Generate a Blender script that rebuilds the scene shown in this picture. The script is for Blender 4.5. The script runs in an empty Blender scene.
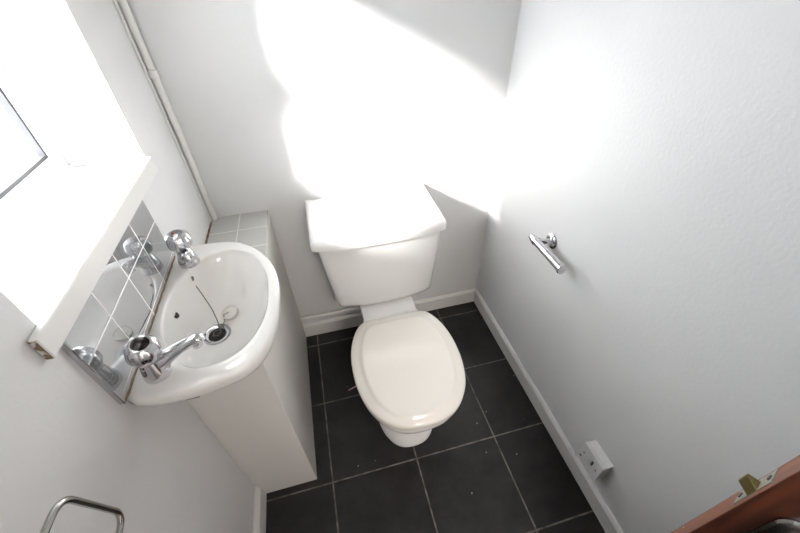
import bpy, bmesh, math, random
from mathutils import Vector, Matrix
sc = bpy.context.scene
C = sc.collection
PI = math.pi

# ------------------------------------------------------------------ camera
cam_d = bpy.data.cameras.new('camera'); cam = bpy.data.objects.new('camera', cam_d); C.objects.link(cam)
cam_d.sensor_width = 36.0; cam_d.lens = 363.6048 * 36.0 / 800.0; cam_d.clip_start = 0.02
_y, _p, _r = 0.2302, 0.7125, -0.0344
F = Vector((math.sin(_y)*math.cos(_p), math.cos(_y)*math.cos(_p), -math.sin(_p)))
Rt = Vector((math.cos(_y), -math.sin(_y), 0)); Up = Rt.cross(F)
R2 = Rt*math.cos(_r) + Up*math.sin(_r); U2 = -Rt*math.sin(_r) + Up*math.cos(_r)
M4 = Matrix((R2, U2, -F)).transposed().to_4x4(); M4.translation = Vector((0, 0, 1.45))
cam.matrix_world = M4
sc.camera = cam

# ------------------------------------------------------------------ light
world = bpy.data.worlds.new('world'); sc.world = world; world.use_nodes = True
bg = world.node_tree.nodes['Background']
bg.inputs[0].default_value = (0.82, 0.91, 1.0, 1); bg.inputs[1].default_value = 6.0

sun_d = bpy.data.lights.new('sun', 'SUN'); sun = bpy.data.objects.new('sun', sun_d); C.objects.link(sun)
sun_d.energy = 62.0; sun_d.angle = math.radians(13.5); sun_d.color = (1.0, 0.99, 0.975)
SUN = Vector((1.0, 0.67, -0.66))
sun.rotation_euler = SUN.to_track_quat('-Z', 'Y').to_euler(); sun.location = (-2, -0.5, 3)

hall_d = bpy.data.lights.new('hall_fill', 'AREA'); hall = bpy.data.objects.new('hall_fill', hall_d); C.objects.link(hall)  # added fill: unseen lamp beyond the doorway that lifts the room brightness
hall_d.shape = 'RECTANGLE'; hall_d.size = 0.5; hall_d.size_y = 0.5; hall_d.energy = 30; hall_d.color = (1.0, 0.9, 0.82)
hall.location = (0.2, -1.2, 2.28)

sc.view_settings.view_transform = 'Standard'; sc.view_settings.look = 'None'
sc.view_settings.gamma = 1.0; sc.view_settings.use_curve_mapping = False
sc.view_settings.exposure = 0.46

# ------------------------------------------------------------------ room numbers
XL, XR, YB = -0.4026, 0.7093, 1.2542
YF, ZC = -0.56, 2.35

# ------------------------------------------------------------------ materials
def new_mat(name):
    m = bpy.data.materials.new(name); m.use_nodes = True
    return m, m.node_tree.nodes, m.node_tree.links, m.node_tree.nodes['Principled BSDF']
def plain(name, col, rough=.5, metal=0., coat=0., spec=.5):
    m, n, l, b = new_mat(name)
    b.inputs['Base Color'].default_value = (*col, 1); b.inputs['Roughness'].default_value = rough
    b.inputs['Metallic'].default_value = metal; b.inputs['Coat Weight'].default_value = coat
    b.inputs['Specular IOR Level'].default_value = spec
    return m
def add_bump(m, scale, strength, dist=.002, detail=3):
    n, l = m.node_tree.nodes, m.node_tree.links; b = n['Principled BSDF']
    tc = n.new('ShaderNodeTexCoord'); t = n.new('ShaderNodeTexNoise'); t.inputs['Scale'].default_value = scale; t.inputs['Detail'].default_value = detail
    bp = n.new('ShaderNodeBump'); bp.inputs['Strength'].default_value = strength; bp.inputs['Distance'].default_value = dist
    l.new(tc.outputs['Object'], t.inputs['Vector']); l.new(t.outputs['Fac'], bp.inputs['Height']); l.new(bp.outputs['Normal'], b.inputs['Normal'])
    return m
def wall_mat(name, col):
    m = plain(name, col, .42, spec=.35); add_bump(m, 130, .35, .0016, 4)
    n, l = m.node_tree.nodes, m.node_tree.links; b = n['Principled BSDF']
    tc = n.new('ShaderNodeTexCoord'); t = n.new('ShaderNodeTexNoise'); t.inputs['Scale'].default_value = 5; t.inputs['Detail'].default_value = 4
    r = n.new('ShaderNodeMix'); r.data_type = 'RGBA'
    r.inputs['A'].default_value = (*col, 1); r.inputs['B'].default_value = (*[c*.95 for c in col], 1)
    l.new(tc.outputs['Object'], t.inputs['Vector']); l.new(t.outputs['Fac'], r.inputs['Factor']); l.new(r.outputs['Result'], b.inputs['Base Color'])
    return m
M_wall = wall_mat('white_wall_paint', (.775, .775, .775))
M_ceil = plain('ceiling_paint', (.8, .8, .79), .8)
M_trim = add_bump(plain('gloss_trim_paint', (.80, .79, .77), .3), 40, .15, .001)
M_board = add_bump(plain('boxing_paint', (.76, .74, .71), .45), 60, .2, .001)
M_ceramic = plain('white_ceramic', (.82, .82, .81), .07, coat=.3)
M_basin = plain('basin_ceramic', (.80, .79, .77), .06, coat=.3)
M_seat = plain('seat_plastic', (.80, .775, .725), .16)
def speck_seat():
    m, n, l, b = new_mat('seat_lid_plastic')
    tc = n.new('ShaderNodeTexCoord'); v = n.new('ShaderNodeTexVoronoi'); v.inputs['Scale'].default_value = 45
    r = n.new('ShaderNodeValToRGB'); r.color_ramp.elements[0].position = .02; r.color_ramp.elements[0].color = (.45, .36, .25, 1)
    r.color_ramp.elements[1].position = .045; r.color_ramp.elements[1].color = (.80, .775, .725, 1)
    l.new(tc.outputs['Object'], v.inputs['Vector']); l.new(v.outputs['Distance'], r.inputs[0]); l.new(r.outputs[0], b.inputs['Base Color'])
    b.inputs['Roughness'].default_value = .16
    return m
M_lid = speck_seat()
M_chrome = plain('chrome', (.62, .62, .64), .05, 1.0)
M_steel = plain('dull_chrome', (.42, .41, .39), .16, 1.0)
M_upvc = plain('white_upvc', (.82, .83, .84), .25)
M_black = plain('black_rubber', (.02, .02, .025), .5)
M_dark = plain('dark_hole', (.01, .01, .01), .6)
M_white_pl = plain('white_plastic', (.78, .78, .76), .3)
M_brown = add_bump(plain('stained_sealant', (.22, .15, .09), .7), 90, .5)
M_brass = add_bump(plain('aged_brass', (.26, .21, .09), .3, .85), 60, .3, .001)
M_red = plain('red_dot', (.4, .02, .02), .3)
M_pink = plain('pink_plastic', (.55, .38, .38), .5)
M_hole = plain('screw_slot_grey', (.08, .08, .08), .5)

def floor_mat():
    m, n, l, b = new_mat('black_floor_tiles')
    tc = n.new('ShaderNodeTexCoord'); sep = n.new('ShaderNodeSeparateXYZ'); l.new(tc.outputs['Object'], sep.inputs[0])
    def mth(op, a, bb=None, c=None):
        k = n.new('ShaderNodeMath'); k.operation = op
        for i, v in enumerate((a, bb, c)):
            if v is None: continue
            if isinstance(v, (int, float)): k.inputs[i].default_value = v
            else: l.new(v, k.inputs[i])
        return k.outputs[0]
    T = 0.31694
    masks = []; cells = []
    for ax, o in ((0, -0.1509), (1, 1.1751)):
        u = mth('DIVIDE', mth('SUBTRACT', sep.outputs[ax], o - 10*T), T)
        fr = mth('FRACT', u); d = mth('MINIMUM', fr, mth('SUBTRACT', 1.0, fr))
        masks.append(d); cells.append(mth('FLOOR', mth('ADD', u, 0.0)))
    d = mth('MINIMUM', masks[0], masks[1])
    mr = n.new('ShaderNodeMapRange'); mr.inputs['From Min'].default_value = .0062; mr.inputs['From Max'].default_value = .0095
    l.new(d, mr.inputs['Value'])
    # mottled black glaze
    no = n.new('ShaderNodeTexNoise'); no.inputs['Scale'].default_value = 9; no.inputs['Detail'].default_value = 9; no.inputs['Roughness'].default_value = .65
    cb = n.new('ShaderNodeCombineXYZ'); l.new(cells[0], cb.inputs[0]); l.new(cells[1], cb.inputs[1])
    va = n.new('ShaderNodeVectorMath'); va.operation = 'MULTIPLY_ADD'; va.inputs[1].default_value = (3.7, 5.1, 0); l.new(cb.outputs[0], va.inputs[0]); l.new(tc.outputs['Object'], va.inputs[2])
    l.new(va.outputs[0], no.inputs['Vector'])
    ra = n.new('ShaderNodeValToRGB'); ra.color_ramp.elements[0].position = .35; ra.color_ramp.elements[0].color = (.004, .004, .0045, 1)
    ra.color_ramp.elements[1].position = .75; ra.color_ramp.elements[1].color = (.030, .027, .025, 1); l.new(no.outputs['Fac'], ra.inputs[0])
    # pale specks of paint dust
    vo = n.new('ShaderNodeTexVoronoi'); vo.inputs['Scale'].default_value = 26; l.new(tc.outputs['Object'], vo.inputs['Vector'])
    rs = n.new('ShaderNodeValToRGB'); rs.color_ramp.elements[0].position = .055; rs.color_ramp.elements[0].color = (1, 1, 1, 1)
    rs.color_ramp.elements[1].position = .08; rs.color_ramp.elements[1].color = (0, 0, 0, 1); l.new(vo.outputs['Distance'], rs.inputs[0])
    pr = mth('MULTIPLY', rs.outputs[0], mth('GREATER_THAN', vo.outputs['Color'], .66))
    mx1 = n.new('ShaderNodeMix'); mx1.data_type = 'RGBA'; l.new(pr, mx1.inputs['Factor']); l.new(ra.outputs[0], mx1.inputs['A']); mx1.inputs['B'].default_value = (.35, .34, .32, 1)
    n2 = n.new('ShaderNodeTexNoise'); n2.inputs['Scale'].default_value = 30; l.new(tc.outputs['Object'], n2.inputs['Vector'])
    rg = n.new('ShaderNodeValToRGB'); rg.color_ramp.elements[0].position = .3; rg.color_ramp.elements[0].color = (.085, .073, .062, 1)
    rg.color_ramp.elements[1].position = .7; rg.color_ramp.elements[1].color = (.24, .21, .19, 1); l.new(n2.outputs['Fac'], rg.inputs[0])
    mx = n.new('ShaderNodeMix'); mx.data_type = 'RGBA'; l.new(mr.outputs[0], mx.inputs['Factor']); l.new(rg.outputs[0], mx.inputs['A']); l.new(mx1.outputs['Result'], mx.inputs['B'])
    l.new(mx.outputs['Result'], b.inputs['Base Color'])
    ro = n.new('ShaderNodeMapRange'); ro.inputs['To Min'].default_value = .8; ro.inputs['To Max'].default_value = .34; l.new(mr.outputs[0], ro.inputs['Value']); l.new(ro.outputs[0], b.inputs['Roughness'])
    b.inputs['Specular IOR Level'].default_value = .4
    hh = mth('ADD', mr.outputs[0], mth('MULTIPLY', no.outputs['Fac'], .35))
    bp = n.new('ShaderNodeBump'); bp.inputs['Strength'].default_value = .5; bp.inputs['Distance'].default_value = .002
    l.new(hh, bp.inputs['Height']); l.new(bp.outputs[0], b.inputs['Normal'])
    return m
M_floor = floor_mat()

def tile_mat(name, axes, origin, size, col, grout, gw=.02, rough=.05, off2=None):
    """square glazed tiles; axes = object axes of the grid"""
    m, n, l, b = new_mat(name)
    tc = n.new('ShaderNodeTexCoord'); sep = n.new('ShaderNodeSeparateXYZ'); l.new(tc.outputs['Object'], sep.inputs[0])
    ds = []
    for ax, o, s in zip(axes, origin, size):
        k = n.new('ShaderNodeMath'); k.operation = 'SUBTRACT'; l.new(sep.outputs[ax], k.inputs[0]); k.inputs[1].default_value = o - 20*s
        k2 = n.new('ShaderNodeMath'); k2.operation = 'DIVIDE'; l.new(k.outputs[0], k2.inputs[0]); k2.inputs[1].default_value = s
        fr = n.new('ShaderNodeMath'); fr.operation = 'FRACT'; l.new(k2.outputs[0], fr.inputs[0])
        s1 = n.new('ShaderNodeMath'); s1.operation = 'SUBTRACT'; s1.inputs[0].default_value = 1; l.new(fr.outputs[0], s1.inputs[1])
        mn = n.new('ShaderNodeMath'); mn.operation = 'MINIMUM'; l.new(fr.outputs[0], mn.inputs[0]); l.new(s1.outputs[0], mn.inputs[1]); ds.append(mn.outputs[0])
    mn = n.new('ShaderNodeMath'); mn.operation = 'MINIMUM'; l.new(ds[0], mn.inputs[0]); l.new(ds[1], mn.inputs[1])
    mr = n.new('ShaderNodeMapRange'); mr.inputs['From Min'].default_value = gw*.6; mr.inputs['From Max'].default_value = gw; l.new(mn.outputs[0], mr.inputs['Value'])
    mx = n.new('ShaderNodeMix'); mx.data_type = 'RGBA'; l.new(mr.outputs[0], mx.inputs['Factor']); mx.inputs['A'].default_value = (*grout, 1); mx.inputs['B'].default_value = (*col, 1)
    l.new(mx.outputs['Result'], b.inputs['Base Color'])
    ro = n.new('ShaderNodeMapRange'); ro.inputs['To Min'].default_value = .7; ro.inputs['To Max'].default_value = rough; l.new(mr.outputs[0], ro.inputs['Value']); l.new(ro.outputs[0], b.inputs['Roughness'])
    bp = n.new('ShaderNodeBump'); bp.inputs['Strength'].default_value = .25; bp.inputs['Distance'].default_value = .001
    l.new(mr.outputs[0], bp.inputs['Height']); l.new(bp.outputs[0], b.inputs['Normal'])
    return m

def wood_mat(name, c0, c1, rough):
    m, n, l, b = new_mat(name)
    tc = n.new('ShaderNodeTexCoord'); mp = n.new('ShaderNodeMapping'); mp.inputs['Scale'].default_value = (9, 9, .9); l.new(tc.outputs['Object'], mp.inputs[0])
    t = n.new('ShaderNodeTexNoise'); t.inputs['Scale'].default_value = 2.2; t.inputs['Detail'].default_value = 6; t.inputs['Distortion'].default_value = 1.6; l.new(mp.outputs[0], t.inputs['Vector'])
    w = n.new('ShaderNodeTexNoise'); w.inputs['Scale'].default_value = 30; w.inputs['Detail'].default_value = 5; l.new(mp.outputs[0], w.inputs['Vector'])
    r = n.new('ShaderNodeValToRGB'); r.color_ramp.elements[0].position = .34; r.color_ramp.elements[0].color = (*c0, 1); r.color_ramp.elements[1].position = .62; r.color_ramp.elements[1].color = (*c1, 1)
    l.new(t.outputs['Fac'], r.inputs[0])
    mx = n.new('ShaderNodeMix'); mx.data_type = 'RGBA'; mx.blend_type = 'MULTIPLY'; mx.inputs['Factor'].default_value = .35; l.new(r.outputs[0], mx.inputs['A']); l.new(w.outputs['Color'], mx.inputs['B'])
    # flecks of white paint
    v = n.new('ShaderNodeTexVoronoi'); v.inputs['Scale'].default_value = 26; l.new(tc.outputs['Object'], v.inputs['Vector'])
    rs = n.new('ShaderNodeValToRGB'); rs.color_ramp.elements[0].position = .06; rs.color_ramp.elements[0].color = (1, 1, 1, 1); rs.color_ramp.elements[1].position = .08; rs.color_ramp.elements[1].color = (0, 0, 0, 1)
    l.new(v.outputs['Distance'], rs.inputs[0])
    g = n.new('ShaderNodeMath'); g.operation = 'GREATER_THAN'; l.new(v.outputs['Color'], g.inputs[0]); g.inputs[1].default_value = .6
    ml = n.new('ShaderNodeMath'); ml.operation = 'MULTIPLY'; l.new(g.outputs[0], ml.inputs[0]); l.new(rs.outputs[0], ml.inputs[1])
    m2 = n.new('ShaderNodeMix'); m2.data_type = 'RGBA'; l.new(ml.outputs[0], m2.inputs['Factor']); l.new(mx.outputs['Result'], m2.inputs['A']); m2.inputs['B'].default_value = (.7, .68, .65, 1)
    l.new(m2.outputs['Result'], b.inputs['Base Color']); b.inputs['Roughness'].default_value = rough
    return m
M_wood_face = wood_mat('mahogany_door_face', (.022, .006, .003), (.13, .034, .014), .35)
M_wood_edge = wood_mat('mahogany_door_edge', (.22, .085, .05), (.33, .14, .085), .5)

def glass_mat():
    m, n, l, b = new_mat('window_glass')
    tr = n.new('ShaderNodeBsdfTransparent'); gl = n.new('ShaderNodeBsdfGlossy'); gl.inputs['Roughness'].default_value = .02
    fr = n.new('ShaderNodeFresnel'); fr.inputs['IOR'].default_value = 1.45; mx = n.new('ShaderNodeMixShader')
    gm = n.new('ShaderNodeNewGeometry'); iv = n.new('ShaderNodeMath'); iv.operation = 'SUBTRACT'; iv.inputs[0].default_value = 1; l.new(gm.outputs['Backfacing'], iv.inputs[1])
    ml = n.new('ShaderNodeMath'); ml.operation = 'MULTIPLY'; l.new(fr.outputs[0], ml.inputs[0]); l.new(iv.outputs[0], ml.inputs[1]); l.new(ml.outputs[0], mx.inputs[0]); l.new(tr.outputs[0], mx.inputs[1]); l.new(gl.outputs[0], mx.inputs[2])
    l.new(mx.outputs[0], n['Material Output'].inputs['Surface'])
    return m
M_glass = glass_mat()

# ------------------------------------------------------------------ helpers
def finish(o, smooth=True, angle=40):
    if smooth:
        for p in o.data.polygons: p.use_smooth = True
        o.data.set_sharp_from_angle(angle=math.radians(angle))
def obj(name, bm, mat, parent=None, smooth=True, angle=40, bevel=0, seg=3, subd=0):
    bmesh.ops.recalc_face_normals(bm, faces=bm.faces)
    me = bpy.data.meshes.new(name); bm.to_mesh(me); bm.free()
    for m in (mat if isinstance(mat, (list, tuple)) else [mat]): me.materials.append(m)
    o = bpy.data.objects.new(name, me); C.objects.link(o)
    if bevel:
        md = o.modifiers.new('bevel', 'BEVEL'); md.width = bevel; md.segments = seg; md.limit_method = 'ANGLE'; md.angle_limit = math.radians(35); md.harden_normals = False
    if subd:
        md = o.modifiers.new('subd', 'SUBSURF'); md.levels = subd; md.render_levels = subd
    finish(o, smooth, angle)
    if parent: o.parent = parent; o.matrix_parent_inverse = Matrix.Translation(-parent.location) if parent.type == 'EMPTY' and parent.get('root_plain') else o.matrix_parent_inverse
    return o
def tag(o, label, cat, group=None):
    o['label'] = label; o['category'] = cat
    if group: o['group'] = group
    return o
def thing(name, label, cat, group=None, loc=(0, 0, 0)):
    o = bpy.data.objects.new(name, None); C.objects.link(o); o.empty_display_size = .05
    o.location = loc; o['root_plain'] = True
    return tag(o, label, cat, group)
def struct(o, label=None):
    o['kind'] = 'structure'
    if label: o['label'] = label
    return o
def box(bm, x0, x1, y0, y1, z0, z1, mi=0):
    v = [bm.verts.new(p) for p in ((x0,y0,z0),(x1,y0,z0),(x1,y1,z0),(x0,y1,z0),(x0,y0,z1),(x1,y0,z1),(x1,y1,z1),(x0,y1,z1))]
    for f in ((0,3,2,1),(4,5,6,7),(0,1,5,4),(1,2,6,5),(2,3,7,6),(3,0,4,7)):
        bm.faces.new([v[i] for i in f]).material_index = mi
    return v
def mbox(*a):
    bm = bmesh.new(); box(bm, *a); return bm
def loft(bm, rings, cap0=True, cap1=True, close=True):
    vs = [[bm.verts.new(p) for p in r] for r in rings]
    n = len(vs[0])
    for a, b in zip(vs, vs[1:]):
        for i in range(n if close else n-1):
            j = (i+1) % n; bm.faces.new((a[i], a[j], b[j], b[i]))
    if cap0: bm.faces.new(list(reversed(vs[0])))
    if cap1: bm.faces.new(vs[-1])
    return vs
def smooth_closed(pts, n=72):
    """closed Catmull-Rom through 2D points, evenly resampled by arc length"""
    P = [Vector((p[0], p[1])) for p in pts]; m = len(P); d = []
    for i in range(m):
        p0, p1, p2, p3 = P[i-1], P[i], P[(i+1) % m], P[(i+2) % m]
        for k in range(16):
            t = k/16
            d.append(.5*((2*p1)+(-p0+p2)*t+(2*p0-5*p1+4*p2-p3)*t*t+(-p0+3*p1-3*p2+p3)*t**3))
    L = [0]
    for i in range(len(d)): L.append(L[-1]+(d[(i+1) % len(d)]-d[i]).length)
    out = []; j = 0
    for k in range(n):
        s = L[-1]*k/n
        while L[j+1] < s: j += 1
        a, b = d[j], d[(j+1) % len(d)]; t = (s-L[j])/max(1e-9, L[j+1]-L[j]); out.append(a.lerp(b, t))
    return out
def ring(pts, z): return [(p[0], p[1], z) for p in pts]
def inset(pts, d):
    n = len(pts); out = []
    area = sum(pts[i-1][0]*pts[i][1]-pts[i][0]*pts[i-1][1] for i in range(n))
    s = 1 if area > 0 else -1
    for i in range(n):
        t = Vector(pts[(i+1) % n])-Vector(pts[i-1]); t.normalize(); nn = Vector((-t.y, t.x))*s
        out.append(Vector(pts[i])+nn*d)
    return out
def tube(bm, pts, rad, n=12, closed=False, flat=1.0, upv=None):
    pts = [Vector(p) for p in pts]; m = len(pts)
    rads = rad if isinstance(rad, (list, tuple)) else [rad]*m
    rings = []; prev = None
    for i, p in enumerate(pts):
        if closed: t = pts[(i+1) % m]-pts[i-1]
        else: t = pts[min(i+1, m-1)]-pts[max(i-1, 0)]
        t.normalize()
        if prev is None:
            a = Vector(upv) if upv else (Vector((0, 0, 1)) if abs(t.z) < .9 else Vector((1, 0, 0)))
        else: a = prev
        a = (a-t*a.dot(t)).normalized(); prev = a; b = t.cross(a)
        rings.append([p+a*math.cos(2*PI*k/n)*rads[i]*flat+b*math.sin(2*PI*k/n)*rads[i] for k in range(n)])
    if closed: rings.append(rings[0]); 
    if closed:
        vs = [[bm.verts.new(q) for q in r] for r in rings[:-1]]
        for i in range(m):
            a, b = vs[i], vs[(i+1) % m]
            for k in range(n): bm.faces.new((a[k], a[(k+1) % n], b[(k+1) % n], b[k]))
    else: loft(bm, rings)
def lathe(bm, prof, axis=(0, 0, 1), loc=(0, 0, 0), n=32):
    q = Vector((0, 0, 1)).rotation_difference(Vector(axis).normalized())
    rings = []
    for r, h in prof:
        rings.append([Vector(loc)+q @ Vector((r*math.cos(2*PI*k/n), r*math.sin(2*PI*k/n), h)) for k in range(n)])
    loft(bm, rings)
def rounded_poly(pts, r, n=6):
    """round the corners of a closed 3D polyline"""
    out = []; m = len(pts)
    for i in range(m):
        p = Vector(pts[i]); a = (Vector(pts[i-1])-p).normalized(); b = (Vector(pts[(i+1) % m])-p).normalized()
        p0 = p+a*r; p1 = p+b*r
        for k in range(n+1):
            t = k/n; out.append((1-t)**2*p0+2*t*(1-t)*p+t*t*p1)
    return out

# ------------------------------------------------------------------ room shell
WT = 0.30   # outer wall thickness
WY0, WY1, WZ0, WZ1 = 0.432, 0.980, 1.045, 1.80
struct(obj('floor', mbox(XL, XR, YF, YB, -.05, 0), M_floor, smooth=False), 'black square tiled floor with pale grout')
struct(obj('ceiling', mbox(XL-WT, XR+.1, YF-.1, YB+.1, ZC, ZC+.05), M_ceil, smooth=False))
bm = bmesh.new()
box(bm, XL-WT, XL, YF-.1, WY0, 0, ZC); box(bm, XL-WT, XL, WY1, YB+.1, 0, ZC)
box(bm, XL-WT, XL, WY0, WY1, 0, WZ0); box(bm, XL-WT, XL, WY0, WY1, WZ1, ZC)
struct(obj('wall_left', bm, M_wall, smooth=False), 'white painted wall with the window recess')
struct(obj('wall_back', mbox(XL, XR, YB, YB+.1, 0, ZC), M_wall, smooth=False), 'white painted wall behind the toilet')
struct(obj('wall_right', mbox(XR, XR+.1, YF-.1, YB+.1, 0, ZC), M_wall, smooth=False), 'white painted wall with the toilet roll holder')
bm = bmesh.new()
box(bm, XL, .055, YF-.1, YF, 0, ZC); box(bm, .055, XR, YF-.1, YF, 2.03, ZC); box(bm, .695, XR, YF-.1, YF, 0, 2.03)
struct(obj('wall_front', bm, M_wall, smooth=False))
# hallway shell outside the doorway
bm = bmesh.new()
box(bm, XL-.3, XR+.3, -1.95, -1.85, 0, ZC); box(bm, XL-.4, XL-.3, -1.95, YF-.1, 0, ZC); box(bm, XR+.3, XR+.4, -1.95, YF-.1, 0, ZC)
struct(obj('wall_hall', bm, M_wall, smooth=False))
struct(obj('floor_hall', mbox(XL-.4, XR+.4, -1.95, YF, -.05, -.001), plain('hall_carpet', (.22, .17, .13), .9), smooth=False))
struct(obj('ceiling_hall', mbox(XL-.4, XR+.4, -1.95, YF-.1, ZC, ZC+.05), M_ceil, smooth=False))

struct(obj('ground_outside', mbox(-9, XL-WT-.001, -6, 8, -.3, -.2), plain('pale_paving', (.45, .44, .42), .85), smooth=False))

# skirting boards with a small chamfered top
def skirting(name, p0, p1, nrm, h, t=.014):
    """profile swept from p0 to p1, nrm points into the room"""
    bm = bmesh.new(); prof = [(0, 0), (t, 0), (t, h-.012), (t*.45, h), (0, h)]
    rs = []
    for p in (p0, p1): rs.append([(p[0]+nrm[0]*a, p[1]+nrm[1]*a, z) for a, z in prof])
    loft(bm, rs)
    return struct(obj(name, bm, M_trim, smooth=False, bevel=.0015, seg=2))
SH = .086
skirting('baseboard_back', (-.2053, YB), (XR, YB), (0, -1), SH)
skirting('baseboard_right', (XR, YF), (XR, YB), (-1, 0), SH)
skirting('baseboard_left', (XL, YF), (XL, .566), (1, 0), SH, .018)

# ------------------------------------------------------------------ window
win = bpy.data.objects.new('window_1', None); C.objects.link(win); win.location = (XL-.2, .706, 1.045); win['root_plain'] = True
struct(win, 'white plastic framed window in the recess above the basin')
fx0, fx1 = XL-.235, XL-.162
bm = bmesh.new(); ZS = 1.085; w = .030
box(bm, fx0, fx1, WY0, WY1, ZS, ZS+w); box(bm, fx0, fx1, WY0, WY1, WZ1-w, WZ1)
box(bm, fx0, fx1, WY0, WY0+w, ZS+w, WZ1-w); box(bm, fx0, fx1, WY1-w, WY1, ZS+w, WZ1-w)
box(bm, fx0, fx1, WY0+w, WY1-w, 1.46, 1.55)
obj('window_frame', bm, M_upvc, win, smooth=False, bevel=.003)
s = .013
for nm, z0, z1 in (('casement', ZS+w, 1.46), ('top_opener', 1.55, WZ1-w)):
    bm = bmesh.new(); y0, y1 = WY0+w, WY1-w; a, b = fx0+.01, fx1-.004
    box(bm, a, b, y0, y1, z0, z0+s); box(bm, a, b, y0, y1, z1-s, z1); box(bm, a, b, y0, y0+s, z0+s, z1-s); box(bm, a, b, y1-s, y1, z0+s, z1-s)
    o = obj(nm, bm, M_upvc, win, smooth=False, bevel=.004)
    bm = bmesh.new(); y0 += s; y1 -= s; z0 += s; z1 -= s; g = .007; a, b = fx1-.018, fx1-.0035
    box(bm, a, b, y0, y1, z0, z0+g); box(bm, a, b, y0, y1, z1-g, z1); box(bm, a, b, y0, y0+g, z0+g, z1-g); box(bm, a, b, y1-g, y1, z0+g, z1-g)
    k = obj('gasket', bm, M_black, smooth=False); k.parent = o
    k = obj('pane', mbox(fx1-.026, fx1-.020, y0, y1, z0, z1), M_glass, smooth=False); k.parent = o
bm = bmesh.new()
prof = [(XL-.162, WY0), (XL-.0002, WY0), (XL-.0002+.0004, .402), (XL+.0125, .402), (XL+.0125, .990), (XL+.0002, .990), (XL-.0002, WY1), (XL-.162, WY1)]
loft(bm, [[(x, y, 1.044) for x, y in prof], [(x, y, 1.0845) for x, y in prof]])
M_chip = plain('chipped_paint', (.6, .58, .55), .6)
_n, _l = M_chip.node_tree.nodes, M_chip.node_tree.links
_t = _n.new('ShaderNodeTexNoise'); _t.inputs['Scale'].default_value = 55; _tc = _n.new('ShaderNodeTexCoord'); _l.new(_tc.outputs['Object'], _t.inputs['Vector'])
_r = _n.new('ShaderNodeValToRGB'); _r.color_ramp.elements[0].position = .46; _r.color_ramp.elements[0].color = (.20, .14, .08, 1); _r.color_ramp.elements[1].position = .52; _r.color_ramp.elements[1].color = (.72, .70, .66, 1)
_l.new(_t.outputs['Fac'], _r.inputs[0]); _l.new(_r.outputs[0], _n['Principled BSDF'].inputs['Base Color'])
for f in bm.faces:
    if all(abs(v.co.y-.402) < 1e-5 for v in f.verts): f.material_index = 1
obj('window_sill', bm, [M_trim, M_chip], win, smooth=False, bevel=.003)

# ------------------------------------------------------------------ splashback tiles
sp = thing('tile_splashback', 'two rows of glossy pale grey tiles on the wall between basin and window sill', 'splashback', loc=(XL, .64, .886))
M_splash = tile_mat('splashback_glaze', (1, 2), (.4355-.0+.0, .8865), (.1033, .096), (.66, .68, .70), (.80, .79, .77), gw=.016, rough=.03)
M_splash.node_tree.nodes['Principled BSDF'].inputs['Metallic'].default_value = .8
bm = mbox(XL, XL+.008, .4355, .8488, .8735, 1.0425)
obj('tile_panel', bm, M_splash, sp, smooth=False, bevel=.0012, seg=2)
obj('edge_strip', mbox(XL, XL+.0095, .4315, .4355, .8735, 1.0425), M_chrome, sp, smooth=False, bevel=.001, seg=2)['label'] = 'thin chrome trim strip down the near edge of the tiles'
bm = bmesh.new(); tube(bm, [(XL+.0085, .436+.0138*i, .8735+.0008*math.sin(i*2.3)) for i in range(31)], [.0010+.0009*abs(math.sin(i*1.7)) for i in range(31)], 8)
obj('sealant_line', bm, M_brown, sp)['label'] = 'brown stained line of sealant'

# ------------------------------------------------------------------ boxing beneath the basin
bx = thing('pipe_boxing', 'tall white painted boxing with a tiled top under the basin in the back left corner', 'boxing', loc=(-.3, .91, 0))
BXR, BYF, BZ = -.2053, .566, .739
bm = bmesh.new(); box(bm, XL+.0005, BXR, BYF, YB-.0005, 0, BZ-.008)
obj('boxing_panel', bm, M_board, bx, smooth=False, bevel=.002, seg=2)
M_boxtile = tile_mat('boxing_top_glaze', (0, 1), (-.302, 1.142), (.100, .110), (.56, .56, .54), (.74, .73, .69), gw=.018, rough=.12)
obj('tiled_top', mbox(XL+.0005, BXR, BYF, YB-.0005, BZ-.008, BZ), M_boxtile, bx, smooth=False, bevel=.001, seg=2)
bm = bmesh.new(); tube(bm, [(XL+.004, .90+.0118*i, BZ+.001*math.sin(i*1.9)) for i in range(29)], [.002+.002*abs(math.sin(i*2.1)) for i in range(29)], 7)
obj('sealant_line', bm, M_brown, bx)['label'] = 'ragged brown sealant against the wall'

# ------------------------------------------------------------------ pipes
bm = bmesh.new()
pts = [(XL+.013+.002*math.sin(z*5), YB-.012, .7395+z) for z in [i*.1 for i in range(17)]]
pts[-1] = (pts[-1][0], pts[-1][1], ZC)
tube(bm, pts, .0105, 12)
cp = obj('corner_pipe', bm, M_trim)
tag(cp, 'white painted pipe running up the back left corner of the room', 'pipe')
bm = bmesh.new(); lathe(bm, [(.0112, -.010), (.0135, -.008), (.0135, .008), (.0112, .010)], loc=(XL+.013, YB-.0135, 1.215), n=20)
k = obj('pipe_coupling', bm, M_trim); k.parent = cp
bm = bmesh.new()
box(bm, XL, XL+.006, YB-.034, YB-.022, .7395, ZC)
tag(obj('corner_bead', bm, M_trim, smooth=False, bevel=.002), 'narrow white strip on the wall beside the corner pipe', 'trim strip')
bm = bmesh.new(); tube(bm, [(-.2045, YB-.0150, .1370), (-.05, YB-.0150, .1355), (.1, YB-.0150, .1340)], .0090, 16)
for cx_ in (-.15, .02): box(bm, cx_-.004, cx_+.004, YB-.0165, YB-.0002, .1235, .1290)
tag(obj('skirting_pipe', bm, M_trim), 'thin white pipe along the foot of the back wall left of the toilet', 'pipe')

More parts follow.
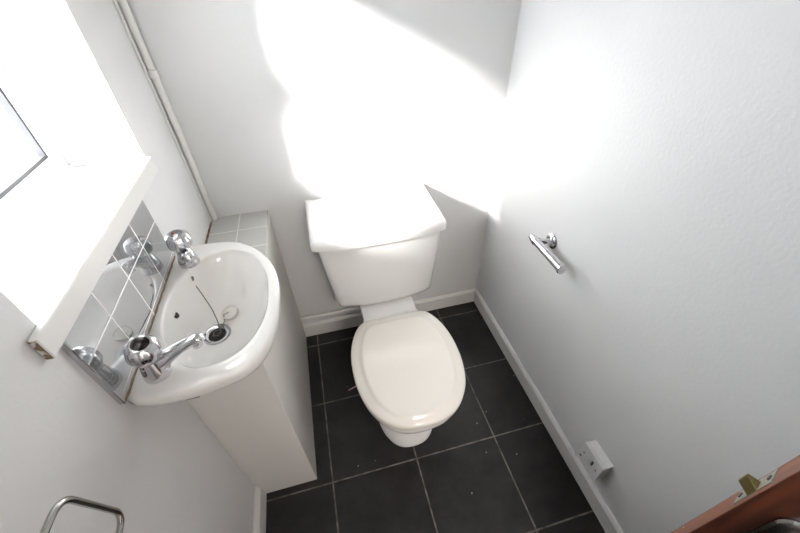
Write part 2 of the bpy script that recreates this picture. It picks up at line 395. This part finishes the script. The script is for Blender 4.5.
# ------------------------------------------------------------------ toilet
CX = .1715
t = thing('toilet', 'white close coupled toilet with its seat lid closed, against the back wall', 'toilet', loc=(CX, .80, 0))
half = [(.437, 0), (.439, .035), (.446, .068), (.462, .100), (.490, .130), (.540, .161), (.610, .180), (.680, .185), (.745, .181), (.800, .168), (.845, .148), (.872, .125), (.880, .095), (.881, .0)]
def egg(sx=1., y0=.457, y1=.881, n=84, cx=CX):
    """egg outline scaled to half width factor sx and to the y range"""
    sx *= .965
    pts = [(cx+w*sx, y0+(y-.437)/(.881-.437)*(y1-y0)) for y, w in half] + [(cx-w*sx, y0+(y-.437)/(.881-.437)*(y1-y0)) for y, w in reversed(half[1:-1])]
    return smooth_closed(pts, n)
# pan
bm = bmesh.new()
R_ = [egg(.66, .588, .93), egg(.665, .586, .93), egg(.64, .598, .93), egg(.54, .618, .93), egg(.48, .625, .92), egg(.53, .595, .91), egg(.70, .530, .90), egg(.88, .49, .89), egg(.95, .472, .885), egg(.955, .470, .884), egg(.94, .476, .882)]
Z_ = [0, .012, .030, .060, .130, .190, .260, .325, .370, .398, .403]
loft(bm, [ring(r, z) for r, z in zip(R_, Z_)])
obj('toilet_pan', bm, M_ceramic, t, angle=60)
# shelf/neck that carries the cistern
def rrect(x0, x1, y0, y1, r, n=6):
    out = []
    for cx, cy, a0 in ((x1-r, y1-r, 0), (x0+r, y1-r, 90), (x0+r, y0+r, 180), (x1-r, y0+r, 270)):
        for k in range(n+1):
            a = math.radians(a0+90*k/n); out.append(Vector((cx+r*math.cos(a), cy+r*math.sin(a))))
    return out
bm = bmesh.new()
rs = []
def neck(hw_b, hw_f, y0, y1, z):
    # flares toward the hinge side
    pts = [(CX+hw_f, y0), (CX+hw_f*.86, y0+.035), (CX+hw_b, y0+.08), (CX+hw_b, y1), (CX-hw_b, y1), (CX-hw_b, y0+.08), (CX-hw_f*.86, y0+.035), (CX-hw_f, y0)]
    res = []
    for i in range(len(pts)):
        a, b = Vector(pts[i]), Vector(pts[(i+1) % len(pts)])
        for k in range(4): res.append(a.lerp(b, k/4))
    return ring(res, z)
loft(bm, [neck(.09, .10, .86, 1.22, .02), neck(.085, .10, .86, 1.22, .24), neck(.101, .13, .84, 1.235, .33), neck(.105, .14, .84, 1.235, .396), neck(.102, .135, .842, 1.23, .404)])
obj('pan_neck', bm, M_ceramic, t, angle=50)
# seat ring and lid
def annulus(outer, inner, z0, z1, r=.005):
    bm = bmesh.new()
    o0 = [bm.verts.new((*p, z)) for p, z in ()]
    loops = [ring(inset(outer, r), z0), ring(outer, z0+r), ring(outer, z1-r), ring(inset(outer, r), z1), ring(inset(inner, -r), z1), ring(inner, z1-r), ring(inner, z0+r), ring(inset(inner, -r), z0)]
    vs = [[bm.verts.new(p) for p in l] for l in loops]; n = len(vs[0])
    for i in range(len(vs)):
        a, b = vs[i], vs[(i+1) % len(vs)]
        for k in range(n): bm.faces.new((a[k], a[(k+1) % n], b[(k+1) % n], b[k]))
    return bm
so = egg(.985, .461, .874); si = egg(.62, .52, .79)
obj('seat', annulus(so, si, .404, .4205), M_seat, t, angle=60)
lo = egg()
bm = bmesh.new()
rs = [ring(inset(lo, .006), .4215), ring(inset(lo, .001), .4225), ring(lo, .426), ring(lo, .433), ring(inset(lo, .002), .4375), ring(inset(lo, .006), .4405)]
rim2 = egg(.80, .482, .845)
mid = [Vector(a).lerp(Vector(b), .92) for a, b in zip(inset(lo, .006), rim2)]
rs += [ring([Vector(a).lerp(Vector(b), .5) for a, b in zip(inset(lo, .006), rim2)], .4445), ring(mid, .4485), ring(rim2, .4505), ring(egg(.76, .492, .838), .4512), ring(egg(.4, .57, .76), .4520), ring(egg(.1, .65, .69), .4522)]
loft(bm, rs)
obj('seat_lid', bm, M_lid, t, angle=60)['label'] = 'cream tinged closed seat lid with a raised oval panel'
for sgn in (-1, 1):
    bm = bmesh.new(); lathe(bm, [(.004, -.021), (.0085, -.019), (.0085, .019), (.004, .021)], axis=(1, 0, 0), loc=(CX+sgn*.078, .893, .4185), n=20)
    box(bm, CX+sgn*.078-.010, CX+sgn*.078+.010, .872, .900, .404, .4145)
    obj('seat_hinge', bm, M_white_pl, t, angle=35)
# cistern
def dshape(hw, yb, ys, yf, bow, n=96, r=None):
    """flat back, straight sides to ys, rounded front corners, bowed front to yf"""
    f = [(1, ys), (.992, yf+bow*1.75), (.962, yf+bow*1.22), (.90, yf+bow*.86), (.80, yf+bow*.62), (.65, yf+bow*.38), (.45, yf+bow*.18), (.22, yf+bow*.045), (0, yf)]
    side = [(1, yb), (1, (yb+ys)/2)]
    pts = [(CX+hw*u, y) for u, y in side+f]+[(CX-hw*u, y) for u, y in reversed(side+f[:-1])]
    pts += [(CX-hw*.97, yb+.003), (CX-hw*.5, yb+.003), (CX, yb+.003), (CX+hw*.5, yb+.003), (CX+hw*.97, yb+.003)]
    return smooth_closed(pts, n)
def cis(hw, yf, z, ins=0):
    d = dshape(hw, 1.248, 1.045, yf, .022)
    return ring(inset(d, ins) if ins else d, z)
bm = bmesh.new()
loft(bm, [cis(.182, .972, .412, .022), cis(.185, .970, .415, .010), cis(.188, .968, .424, .001), cis(.190, .966, .440), cis(.202, .962, .55), cis(.214, .959, .66), cis(.221, .957, .722)])
obj('cistern', bm, M_ceramic, t, angle=60)
bm = bmesh.new()
L = [p+Vector((-.0045, 0)) for p in dshape(.2345, 1.2515, 1.04, .944, .019)]
loft(bm, [ring(inset(L, .006), .7225), ring(L, .7235), ring(L, .738), ring(inset(L, .0015), .746), ring(inset(L, .005), .752), ring(inset(L, .011), .7553), ring(inset(L, .02), .7566), ring([Vector((CX, 1.1)).lerp(p, .6) for p in inset(L, .02)], .7568), ring([Vector((CX, 1.1)).lerp(p, .2) for p in inset(L, .02)], .7569)])
obj('cistern_lid', bm, M_ceramic, t, angle=60)
bm = bmesh.new(); lathe(bm, [(.0150, 0), (.0150, .0015), (.0135, .0030), (.0115, .0032), (.0110, .0015), (.0100, .0020), (.0060, .0036), (.001, .0038)], loc=(.172, 1.085, .7569), n=36)
fb = obj('flush_button', bm, M_chrome, t, angle=30); fb['label'] = 'small round chrome push button'

# ------------------------------------------------------------------ washbasin
wb = thing('washbasin', 'small white wall hung washbasin with a curved front on the left wall', 'washbasin', loc=(-.27, .66, .74))
def zshape(pts, n=96): return smooth_closed(pts, n)
outer = [(XL, .449), (-.360, .4325), (-.300, .4285), (-.242, .4365), (-.194, .453), (-.163, .489), (-.144, .547), (-.136, .62), (-.137, .69), (-.151, .755), (-.178, .812), (-.212, .854), (-.255, .884), (-.320, .894), (-.375, .892), (XL, .878), (XL+.0, .80), (XL, .66), (XL, .52)]
inner = [(-.338, .520), (-.308, .487), (-.272, .477), (-.222, .490), (-.188, .522), (-.165, .578), (-.158, .645), (-.166, .730), (-.197, .800), (-.232, .832), (-.275, .845), (-.329, .820), (-.362, .765), (-.378, .700), (-.379, .640), (-.366, .575)]
NB = 96
O = smooth_closed(outer, NB)
O = [Vector((max(p.x, XL), p.y)) for p in O]
I = smooth_closed(inner, NB)
def align(A, B, c):
    """rotate the start of B and resample both by polar angle about c so that rings match"""
    def at(P, ang):
        best = None
        n = len(P); d = Vector((math.cos(ang), math.sin(ang)))
        for i in range(n):
            a, b = P[i]-c, P[(i+1) % n]-c
            den = d.x*(b.y-a.y)-d.y*(b.x-a.x)
            if abs(den) < 1e-12: continue
            tt = (a.x*(b.y-a.y)-a.y*(b.x-a.x))/den; u = (a.x*d.y-a.y*d.x)/den
            if tt > 0 and -1e-6 <= u <= 1+1e-6: best = tt if best is None else max(best, tt)
        return c+d*best
    angs = [2*PI*k/NB for k in range(NB)]
    return [[at(P, a) for a in angs] for P in (A, B)]
cen = Vector((-.275, .66))
O, I = align(O, I, cen)
ZR = .872; DR = Vector((-.3025, .648)); ZD = .768; RD = .027
circ = [DR+Vector((math.cos(2*PI*k/NB), math.sin(2*PI*k/NB)))*RD for k in range(NB)]
def clampx(P, m=XL): return [Vector((max(p.x, m), p.y)) for p in P]
def lerpr(A, B, s): return [a.lerp(b, s) for a, b in zip(A, B)]
rings = []
# underside from the bottom upwards
rings.append(ring(clampx([Vector((-.30, .70))+(p-cen)*.22 for p in O]), .7405))
rings.append(ring(clampx([Vector((-.30, .70))+(p-cen)*.26 for p in O]), .7405))
rings.append(ring(clampx([Vector((-.292, .68))+(p-cen)*.55 for p in O]), .765))
rings.append(ring(clampx([Vector((-.283, .665))+(p-cen)*.82 for p in O]), .800))
rings.append(ring(clampx(lerpr(O, [cen]*NB, .055)), .832))
rings.append(ring(clampx(inset(O, .002)), .846))
rings.append(ring(clampx(O), .852)); rings.append(ring(clampx(O), .862)); rings.append(ring(clampx(inset(O, .002)), .868)); rings.append(ring(clampx(inset(O, .006)), ZR-.0008))
rings.append(ring(clampx(inset(O, .011)), ZR))
rings.append(ring(lerpr(inset(O, .011), I, .75), ZR-.0005))
rings.append(ring(inset(I, -.0015), ZR-.001)); rings.append(ring(inset(I, .0008), ZR-.0035)); rings.append(ring(inset(I, .0022), ZR-.0080))
I2 = inset(I, .003)
for s_ in (0.03, .08, .16, .28, .42, .56, .70, .84, .95, 1.0):
    zz = ZD+(ZR-.012-ZD)*(1-s_)**1.25 if s_ > .45 else ZD+(ZR-.012-ZD)*((1-s_)**1.25)
    dep = 1-(1-s_)**1.0
    # steep upper wall, flatter floor
    g = max(0., 1-s_); zz = ZD+(ZR-.010-ZD)*(.35*g+.65*g**3.2)
    rings.append(ring(lerpr(I2, circ, s_), zz))
bm = bmesh.new(); loft(bm, rings, True, False)
obj('basin_bowl', bm, M_basin, wb, angle=70)
bm = bmesh.new(); box(bm, -.312, -.288, .4385, .4450, .8330, .8400)
obj('mounting_bracket', bm, M_hole, wb, smooth=False, bevel=.001)['label'] = 'dark bit of bracket under the near edge'
# waste outlet
bm = bmesh.new(); lathe(bm, [(.0180, -.010), (.0190, .0005), (.0250, .0040), (.0310, .0040), (.0322, .0022), (.0290, 0), (.0240, -.012)], loc=(DR.x, DR.y, ZD+.0005), n=40)
wr = obj('waste_outlet', bm, M_chrome, wb, angle=40); wr['label'] = 'chrome waste ring around the dark plug hole'
bm = bmesh.new(); lathe(bm, [(.0190, 0), (.0190, .001)], loc=(DR.x, DR.y, ZD+.0022), n=32)
k = obj('plug_hole', bm, M_dark); k.parent = wr

# ------------------------------------------------------------------ rest is placed on the basin
def bowl_z(x, y):
    lo_, hi_ = 0., 1.
    best = None
    p = Vector((x, y))
    for i in range(200):
        s_ = i/199; P = lerpr(I2, circ, s_)
        d = min((q-p).length for q in P[::2])
        if best is None or d < best[0]: best = (d, s_)
    g = 1-best[1]; return ZD+(ZR-.010-ZD)*(.35*g+.65*g**3.2)
# overflow: dark oval recessed in the wall side of the bowl
ox, oy = -.3735, .668
oz = bowl_z(ox, oy)
# the overflow is fitted facing the bowl centre
bm = bmesh.new(); lathe(bm, [(.0105, -.004), (.0105, .0014), (.0075, .0018), (.001, .0014)], axis=(.80, .0, .60), n=28, loc=(0, 0, 0))
for v in bm.verts: v.co.y *= .85; 
ov = obj('overflow_hole', bm, M_dark); ov.location = Vector((ox, oy, oz+.0005))-Vector(wb.location); ov.parent = wb
ov['label'] = 'dark oval overflow hole'

# taps: fat conical body, faceted cap, downturned spout
def make_tap(name, label, x, y, spout_ang, spout_len, dot, tilt):
    r = thing(name, label, 'tap', 'pillar taps on the washbasin', loc=(x, y, ZR))
    a = Vector((math.cos(spout_ang), math.sin(spout_ang), 0)); b = Vector((-a.y, a.x, 0))
    bm = bmesh.new()
    lathe(bm, [(.0235, 0), (.0245, .002), (.0242, .006), (.0225, .016), (.0195, .028), (.0170, .040), (.0150, .047)], n=36)
    o = obj('tap_body', bm, M_chrome, angle=40); o.parent = r
    bm = bmesh.new()
    rs = []
    path = [(.002, .022, .0165, .0190), (.018, .029, .0155, .0165), (.036, .038, .0140, .0125), (.056, .046, .0122, .0100), (.072, .051, .0115, .0095), (.084, .053, .0108, .0092), (.091, .052, .0090, .0078), (.094, .051, .0055, .0050)]
    for d, h, wv, hv in path:
        d *= spout_len/.09
        rs.append([a*d+Vector((0, 0, h))+b*wv*math.cos(2*PI*k/20)+(Vector((0, 0, 1))*.95-a*.3)*hv*math.sin(2*PI*k/20) for k in range(20)])
    loft(bm, rs)
    lathe(bm, [(.0080, -.010), (.0088, -.009), (.0088, .004), (.007, .006)], loc=a*(spout_len*.86)+Vector((0, 0, .043)), n=20)
    o = obj('spout', bm, M_chrome, angle=45); o.parent = r
    # faceted headwork cap
    bm = bmesh.new(); nf = 8
    prof = [(.0150, .046), (.0195, .049), (.0262, .057), (.0282, .066), (.0280, .076), (.0245, .0860), (.0185, .0910), (.0150, .0918)]
    rs = []
    for rr, h in prof:
        pt = []
        for k in range(48):
            an = 2*PI*k/48; f = 1-.075*(1-abs(math.cos(nf/2*an)))*(1 if .05 < h < .088 else .2)
            pt.append((rr*f*math.cos(an), rr*f*math.sin(an), h))
        rs.append(pt)
    loft(bm, rs)
    cap = obj('tap_head', bm, M_chrome, angle=30); cap.parent = r
    bm = bmesh.new(); lathe(bm, [(.0152, .0450), (.0156, .0490)], n=32)
    k = obj('rubber_collar', bm, M_black); k.parent = cap
    bm = bmesh.new(); lathe(bm, [(.0145, .0912), (.0140, .0926), (.009, .0932), (.001, .0932)], n=28)
    k = obj('head_disc', bm, dot); k.parent = cap
    piv = Vector((0, 0, .048)); cap.matrix_basis = Matrix.Translation(piv) @ Matrix.Rotation(tilt, 4, Vector((.45, .89, 0))) @ Matrix.Translation(-piv)
    return r
tn = make_tap('basin_tap', 'chrome pillar tap at the near end of the basin, spout pointing into the bowl', -.352, .484, math.radians(12), .092, plain('dark_reflection_disc', (.02, .012, .012), .1, .4), math.radians(14))  # near head's dark disc colour stands for a reflection in the chrome
tf = make_tap('basin_tap', 'chrome pillar tap at the far end of the basin, nearer the corner pipe', -.352, .812, math.radians(-62), .055, plain('index_disc_grey', (.30, .31, .32), .15, .8), math.radians(4))
bm = bmesh.new(); lathe(bm, [(.0032, 0), (.003, .0006)], loc=(-.0045, -.002, .0931), n=16)
k = obj('red_marker', bm, M_red); k.parent = [c for c in tf.children if c.name.startswith('tap_head')][0]

# plug on a ball chain
pl = thing('basin_plug', 'pale round plug on a dark ball chain lying in the basin bowl', 'plug', loc=(-.278, .708, .78))
ax_, ay_ = -.3535, .778
az_ = bowl_z(ax_, ay_)
px_, py_ = -.272, .700
pz_ = bowl_z(px_, py_)
e = .006
nx = Vector((bowl_z(px_-e, py_)-bowl_z(px_+e, py_), bowl_z(px_, py_-e)-bowl_z(px_, py_+e), 2*e)).normalized()
bm = bmesh.new(); lathe(bm, [(.0170, 0), (.0190, .004), (.0200, .010), (.0200, .0120), (.0175, .0128), (.0165, .0105), (.001, .0100)], axis=nx, loc=Vector((px_, py_, pz_+.0008)), n=36)
plug_pos = Vector((px_, py_, pz_))+nx*.011
o = obj('plug_body', bm, plain('pale_plug_rubber', (.72, .70, .65), .4), pl, angle=40)
bm = bmesh.new(); 
an = Vector((ax_, ay_, az_+.004)); ctrl = []
for i in range(13):
    q = i/12; x = ax_+(DR.x+.006-ax_)*q+.006*math.sin(q*PI); y = ay_+(DR.y+.012-ay_)*q+.004*math.sin(q*PI)
    ctrl.append(Vector((x, y, bowl_z(x, y)+.0028+.004*math.sin(q*PI))))
dz = ZD+.006
ctrl += [Vector((DR.x+.010, DR.y+.002, dz)), Vector((DR.x+.004, DR.y-.008, dz)), Vector((DR.x-.007, DR.y-.006, dz)), Vector((DR.x-.006, DR.y+.006, dz+.001)), Vector((DR.x+.008, DR.y+.012, dz)), Vector((-.288, .682, bowl_z(-.288, .682)+.004)), plug_pos+Vector((-.012, -.008, .003)), plug_pos+Vector((-.002, 0, .001))]
tube(bm, ctrl, .0010, 6)
# beads along the chain
dense = []
for a, b in zip(ctrl, ctrl[1:]):
    n_ = max(1, int((b-a).length/.0035))
    for k in range(n_): dense.append(a.lerp(b, k/n_))
for d_ in dense: bmesh.ops.create_icosphere(bm, subdivisions=1, radius=.0016, matrix=Matrix.Translation(d_))
o = obj('ball_chain', bm, plain('tarnished_chain', (.12, .11, .10), .35, .9), pl, angle=180); o['label'] = 'dark tarnished ball chain'
bm = bmesh.new(); lathe(bm, [(.0080, -.003), (.0080, .002), (.0055, .0045), (.0032, .006), (.0038, .010), (.001, .012)], axis=(.6, -.25, .7), loc=(ax_, ay_, az_), n=20)
obj('chain_stay', bm, M_steel, pl, angle=40)

# ------------------------------------------------------------------ toilet roll holder
th = thing('toilet_roll_holder', 'empty chrome toilet roll holder on the right wall', 'toilet roll holder', loc=(XR, .812, .715))
hx, hy, hz = XR-.052, .838, .716
bm = bmesh.new(); lathe(bm, [(.0270, 0), (.0275, .003), (.0250, .007), (.0160, .011), (.001, .0115)], axis=(-1, 0, 0), loc=(XR, .812, .716), n=36)
obj('mounting_plate', bm, M_chrome, th, angle=40)
bm = bmesh.new(); tube(bm, [(XR-.004, .812, .716), (XR-.020, .813, .716), (XR-.036, .820, .716), (XR-.050, .832, .716)], [.0120, .0095, .0100, .0120], 18)
obj('arm', bm, M_chrome, th, angle=60)
bm = bmesh.new(); lathe(bm, [(.0040, 0), (.0090, .003), (.0130, .014), (.0150, .026), (.0150, .034), (.0135, .0350), (.0135, .177)], axis=(0, -1, 0), loc=(hx, .858, .716), n=28)
obj('roll_bar', bm, M_chrome, th, angle=35)
bm = bmesh.new(); lathe(bm, [(.0150, 0), (.0162, .002), (.0162, .007), (.0150, .009), (.001, .0095)], axis=(0, -1, 0), loc=(hx, .683, .716), n=28)
obj('end_cap', bm, M_chrome, th, angle=35)

# ------------------------------------------------------------------ fused spur on right wall
so_ = thing('electrical_box', 'square white surface mounted electrical box low on the right wall above the skirting', 'electrical box', loc=(XR, .311, .168))
obj('back_box', mbox(XR-.029, XR, .2690, .3540, .1680, .2520), M_white_pl, so_, smooth=False, bevel=.002)
fp = obj('face_plate', mbox(XR-.039, XR-.0295, .2680, .3550, .1670, .2530), M_white_pl, so_, smooth=False, bevel=.002)
for y, z in ((.284, .210), (.340, .210)):
    bm = bmesh.new(); lathe(bm, [(.0032, 0), (.0030, .0006), (.0005, .0006)], axis=(-1, 0, 0), loc=(XR-.039, y, z), n=16)
    k = obj('screw', bm, M_hole); k.parent = fp
bm = bmesh.new(); box(bm, XR-.0402, XR-.039, .299, .306, .205, .228); k = obj('fuse_carrier', bm, M_hole, smooth=False); k.parent = fp; k['label'] = 'dark slot of the fuse carrier'
bm = bmesh.new(); box(bm, XR-.0415, XR-.039, .318, .334, .196, .224); k = obj('rocker_switch', bm, M_white_pl, smooth=False, bevel=.001); k.parent = fp
bm = bmesh.new(); lathe(bm, [(.0045, 0), (.0040, .0008), (.0005, .0008)], axis=(-1, 0, 0), loc=(XR-.039, .345, .180), n=16)
k = obj('cable_outlet', bm, M_hole); k.parent = fp
bm = bmesh.new()
tube(bm, [(XR-.012, .372, .0905), (XR-.010, .366, .100), (XR-.009, .358, .112), (XR-.010, .350, .128), (XR-.014, .346, .150), (XR-.018, .344, .1675)], .0042, 10)
tube(bm, [(XR-.012, .372, .0905), (XR-.011, .392, .0905), (XR-.010, .410, .0900)], .0050, 10)
tag(obj('cable', bm, M_trim), 'short painted cable stub on the skirting beside the electrical box', 'cable')

# ------------------------------------------------------------------ towel ring on the left wall
tr = thing('towel_ring', 'rounded square chrome towel ring on the left wall near the camera', 'towel ring', loc=(XL, .165, .99))
tx = XL+.050
loop = rounded_poly([(tx, .070, .993), (tx, .238, .990), (tx, .257, .861), (tx, .070, .847)], .024, 8)
bm = bmesh.new(); tube(bm, loop, .0042, 14, closed=True)
obj('ring', bm, M_steel, tr, angle=60)
bm = bmesh.new(); lathe(bm, [(.024, 0), (.0245, .004), (.022, .008), (.010, .011), (.0085, .030), (.0085, .046), (.011, .048), (.011, .056), (.004, .0585)], axis=(1, 0, 0), loc=(XL, .150, .994), n=32)
obj('wall_mount', bm, M_steel, tr, angle=35)

# ------------------------------------------------------------------ door
BX, BY = .441, .0425
ang = math.atan2(-.925, .38)
dr = bpy.data.objects.new('door_1', None); C.objects.link(dr); dr.location = (BX, BY, .005); dr.rotation_euler = (0, 0, ang)
struct(dr, 'reddish brown wooden door standing half open at the lower right')
LW, TH = .60, .040
bm = bmesh.new(); box(bm, 0, LW, 0, TH, 0, 2.0)
for f in bm.faces:
    c = f.calc_center_median()
    f.material_index = 1 if abs(c.x) < .001 else 0
o = obj('door_leaf', bm, [M_wood_face, M_wood_edge], smooth=False, bevel=.0015, seg=2); o.parent = dr
ZL = .928
bm = bmesh.new(); box(bm, -.0012, 0, .008, .032, ZL-.041, ZL+.036)
lp = obj('latch_plate', bm, add_bump(plain('worn_latch_plate', (.42, .40, .35), .45, .6), 150, 1.0, .001), smooth=False); lp.parent = dr
bm = bmesh.new()
for y, z in ((.020, ZL-.032), (.020, ZL+.028)): lathe(bm, [(.0042, 0), (.0038, .0012), (.001, .0012)], axis=(-1, 0, 0), loc=(-.0012, y, z), n=14)
k = obj('screw', bm, M_hole); k.parent = lp
bm = bmesh.new()
vs = [(-.0012, .007), (-.0012, .023), (-.0150, .0215), (-.0145, .018)]
loft(bm, [[(x, y, z) for x, y in vs] for z in (ZL-.010, ZL+.010)])
lb = obj('latch_bolt', bm, M_brass, smooth=False, bevel=.001, seg=2); lb.parent = dr; lb['label'] = 'aged brass latch bolt'
# handle: rounded backplate and lever
hp = .052; pts = []
for cz, a0 in ((.925, 0), (.775, 180)):
    for k_ in range(17):
        a = math.radians(a0+180*k_/16); pts.append((hp+.026*math.cos(a), cz+.030*math.sin(a)))
def plate(pts, lvls):
    bm = bmesh.new(); c = Vector((hp, .85))
    loft(bm, [[(p[0], -y, p[1]) for p in inset([Vector(q) for q in pts], i)] for y, i in lvls]); return bm
o = obj('handle_plate', plate(pts, [(0, 0), (.003, 0), (.0055, .0025), (.0060, .006)]), M_steel, angle=35); o.parent = dr
bm = bmesh.new(); tube(bm, [(hp, -.005, .915), (hp, -.028, .915), (hp+.006, -.042, .915), (hp+.022, -.050, .915), (hp+.060, -.052, .914), (hp+.110, -.050, .912)], [.010, .009, .0095, .0098, .0095, .008], 18)
k = obj('lever', bm, M_steel, angle=60); k.parent = o

# ------------------------------------------------------------------ door frame
bm = bmesh.new()
box(bm, .035, .062, YF-.11, YF+.012, 0, 2.05); box(bm, .690, XR-.002, YF-.11, YF+.010, 0, 2.05); box(bm, .062, .690, YF-.11, YF+.012, 2.02, 2.05)
struct(obj('trim_1', bm, M_trim, smooth=False, bevel=.002))

# ------------------------------------------------------------------ odd bits on the floor
bm = bmesh.new(); lathe(bm, [(.0025, 0), (.003, .001), (.003, .040), (.0025, .041)], axis=(.95, .30, 0), loc=(-.042, .890, .0032), n=12)
tag(obj('plastic_peg', bm, M_pink), 'small pink plastic peg on the floor left of the toilet', 'peg')
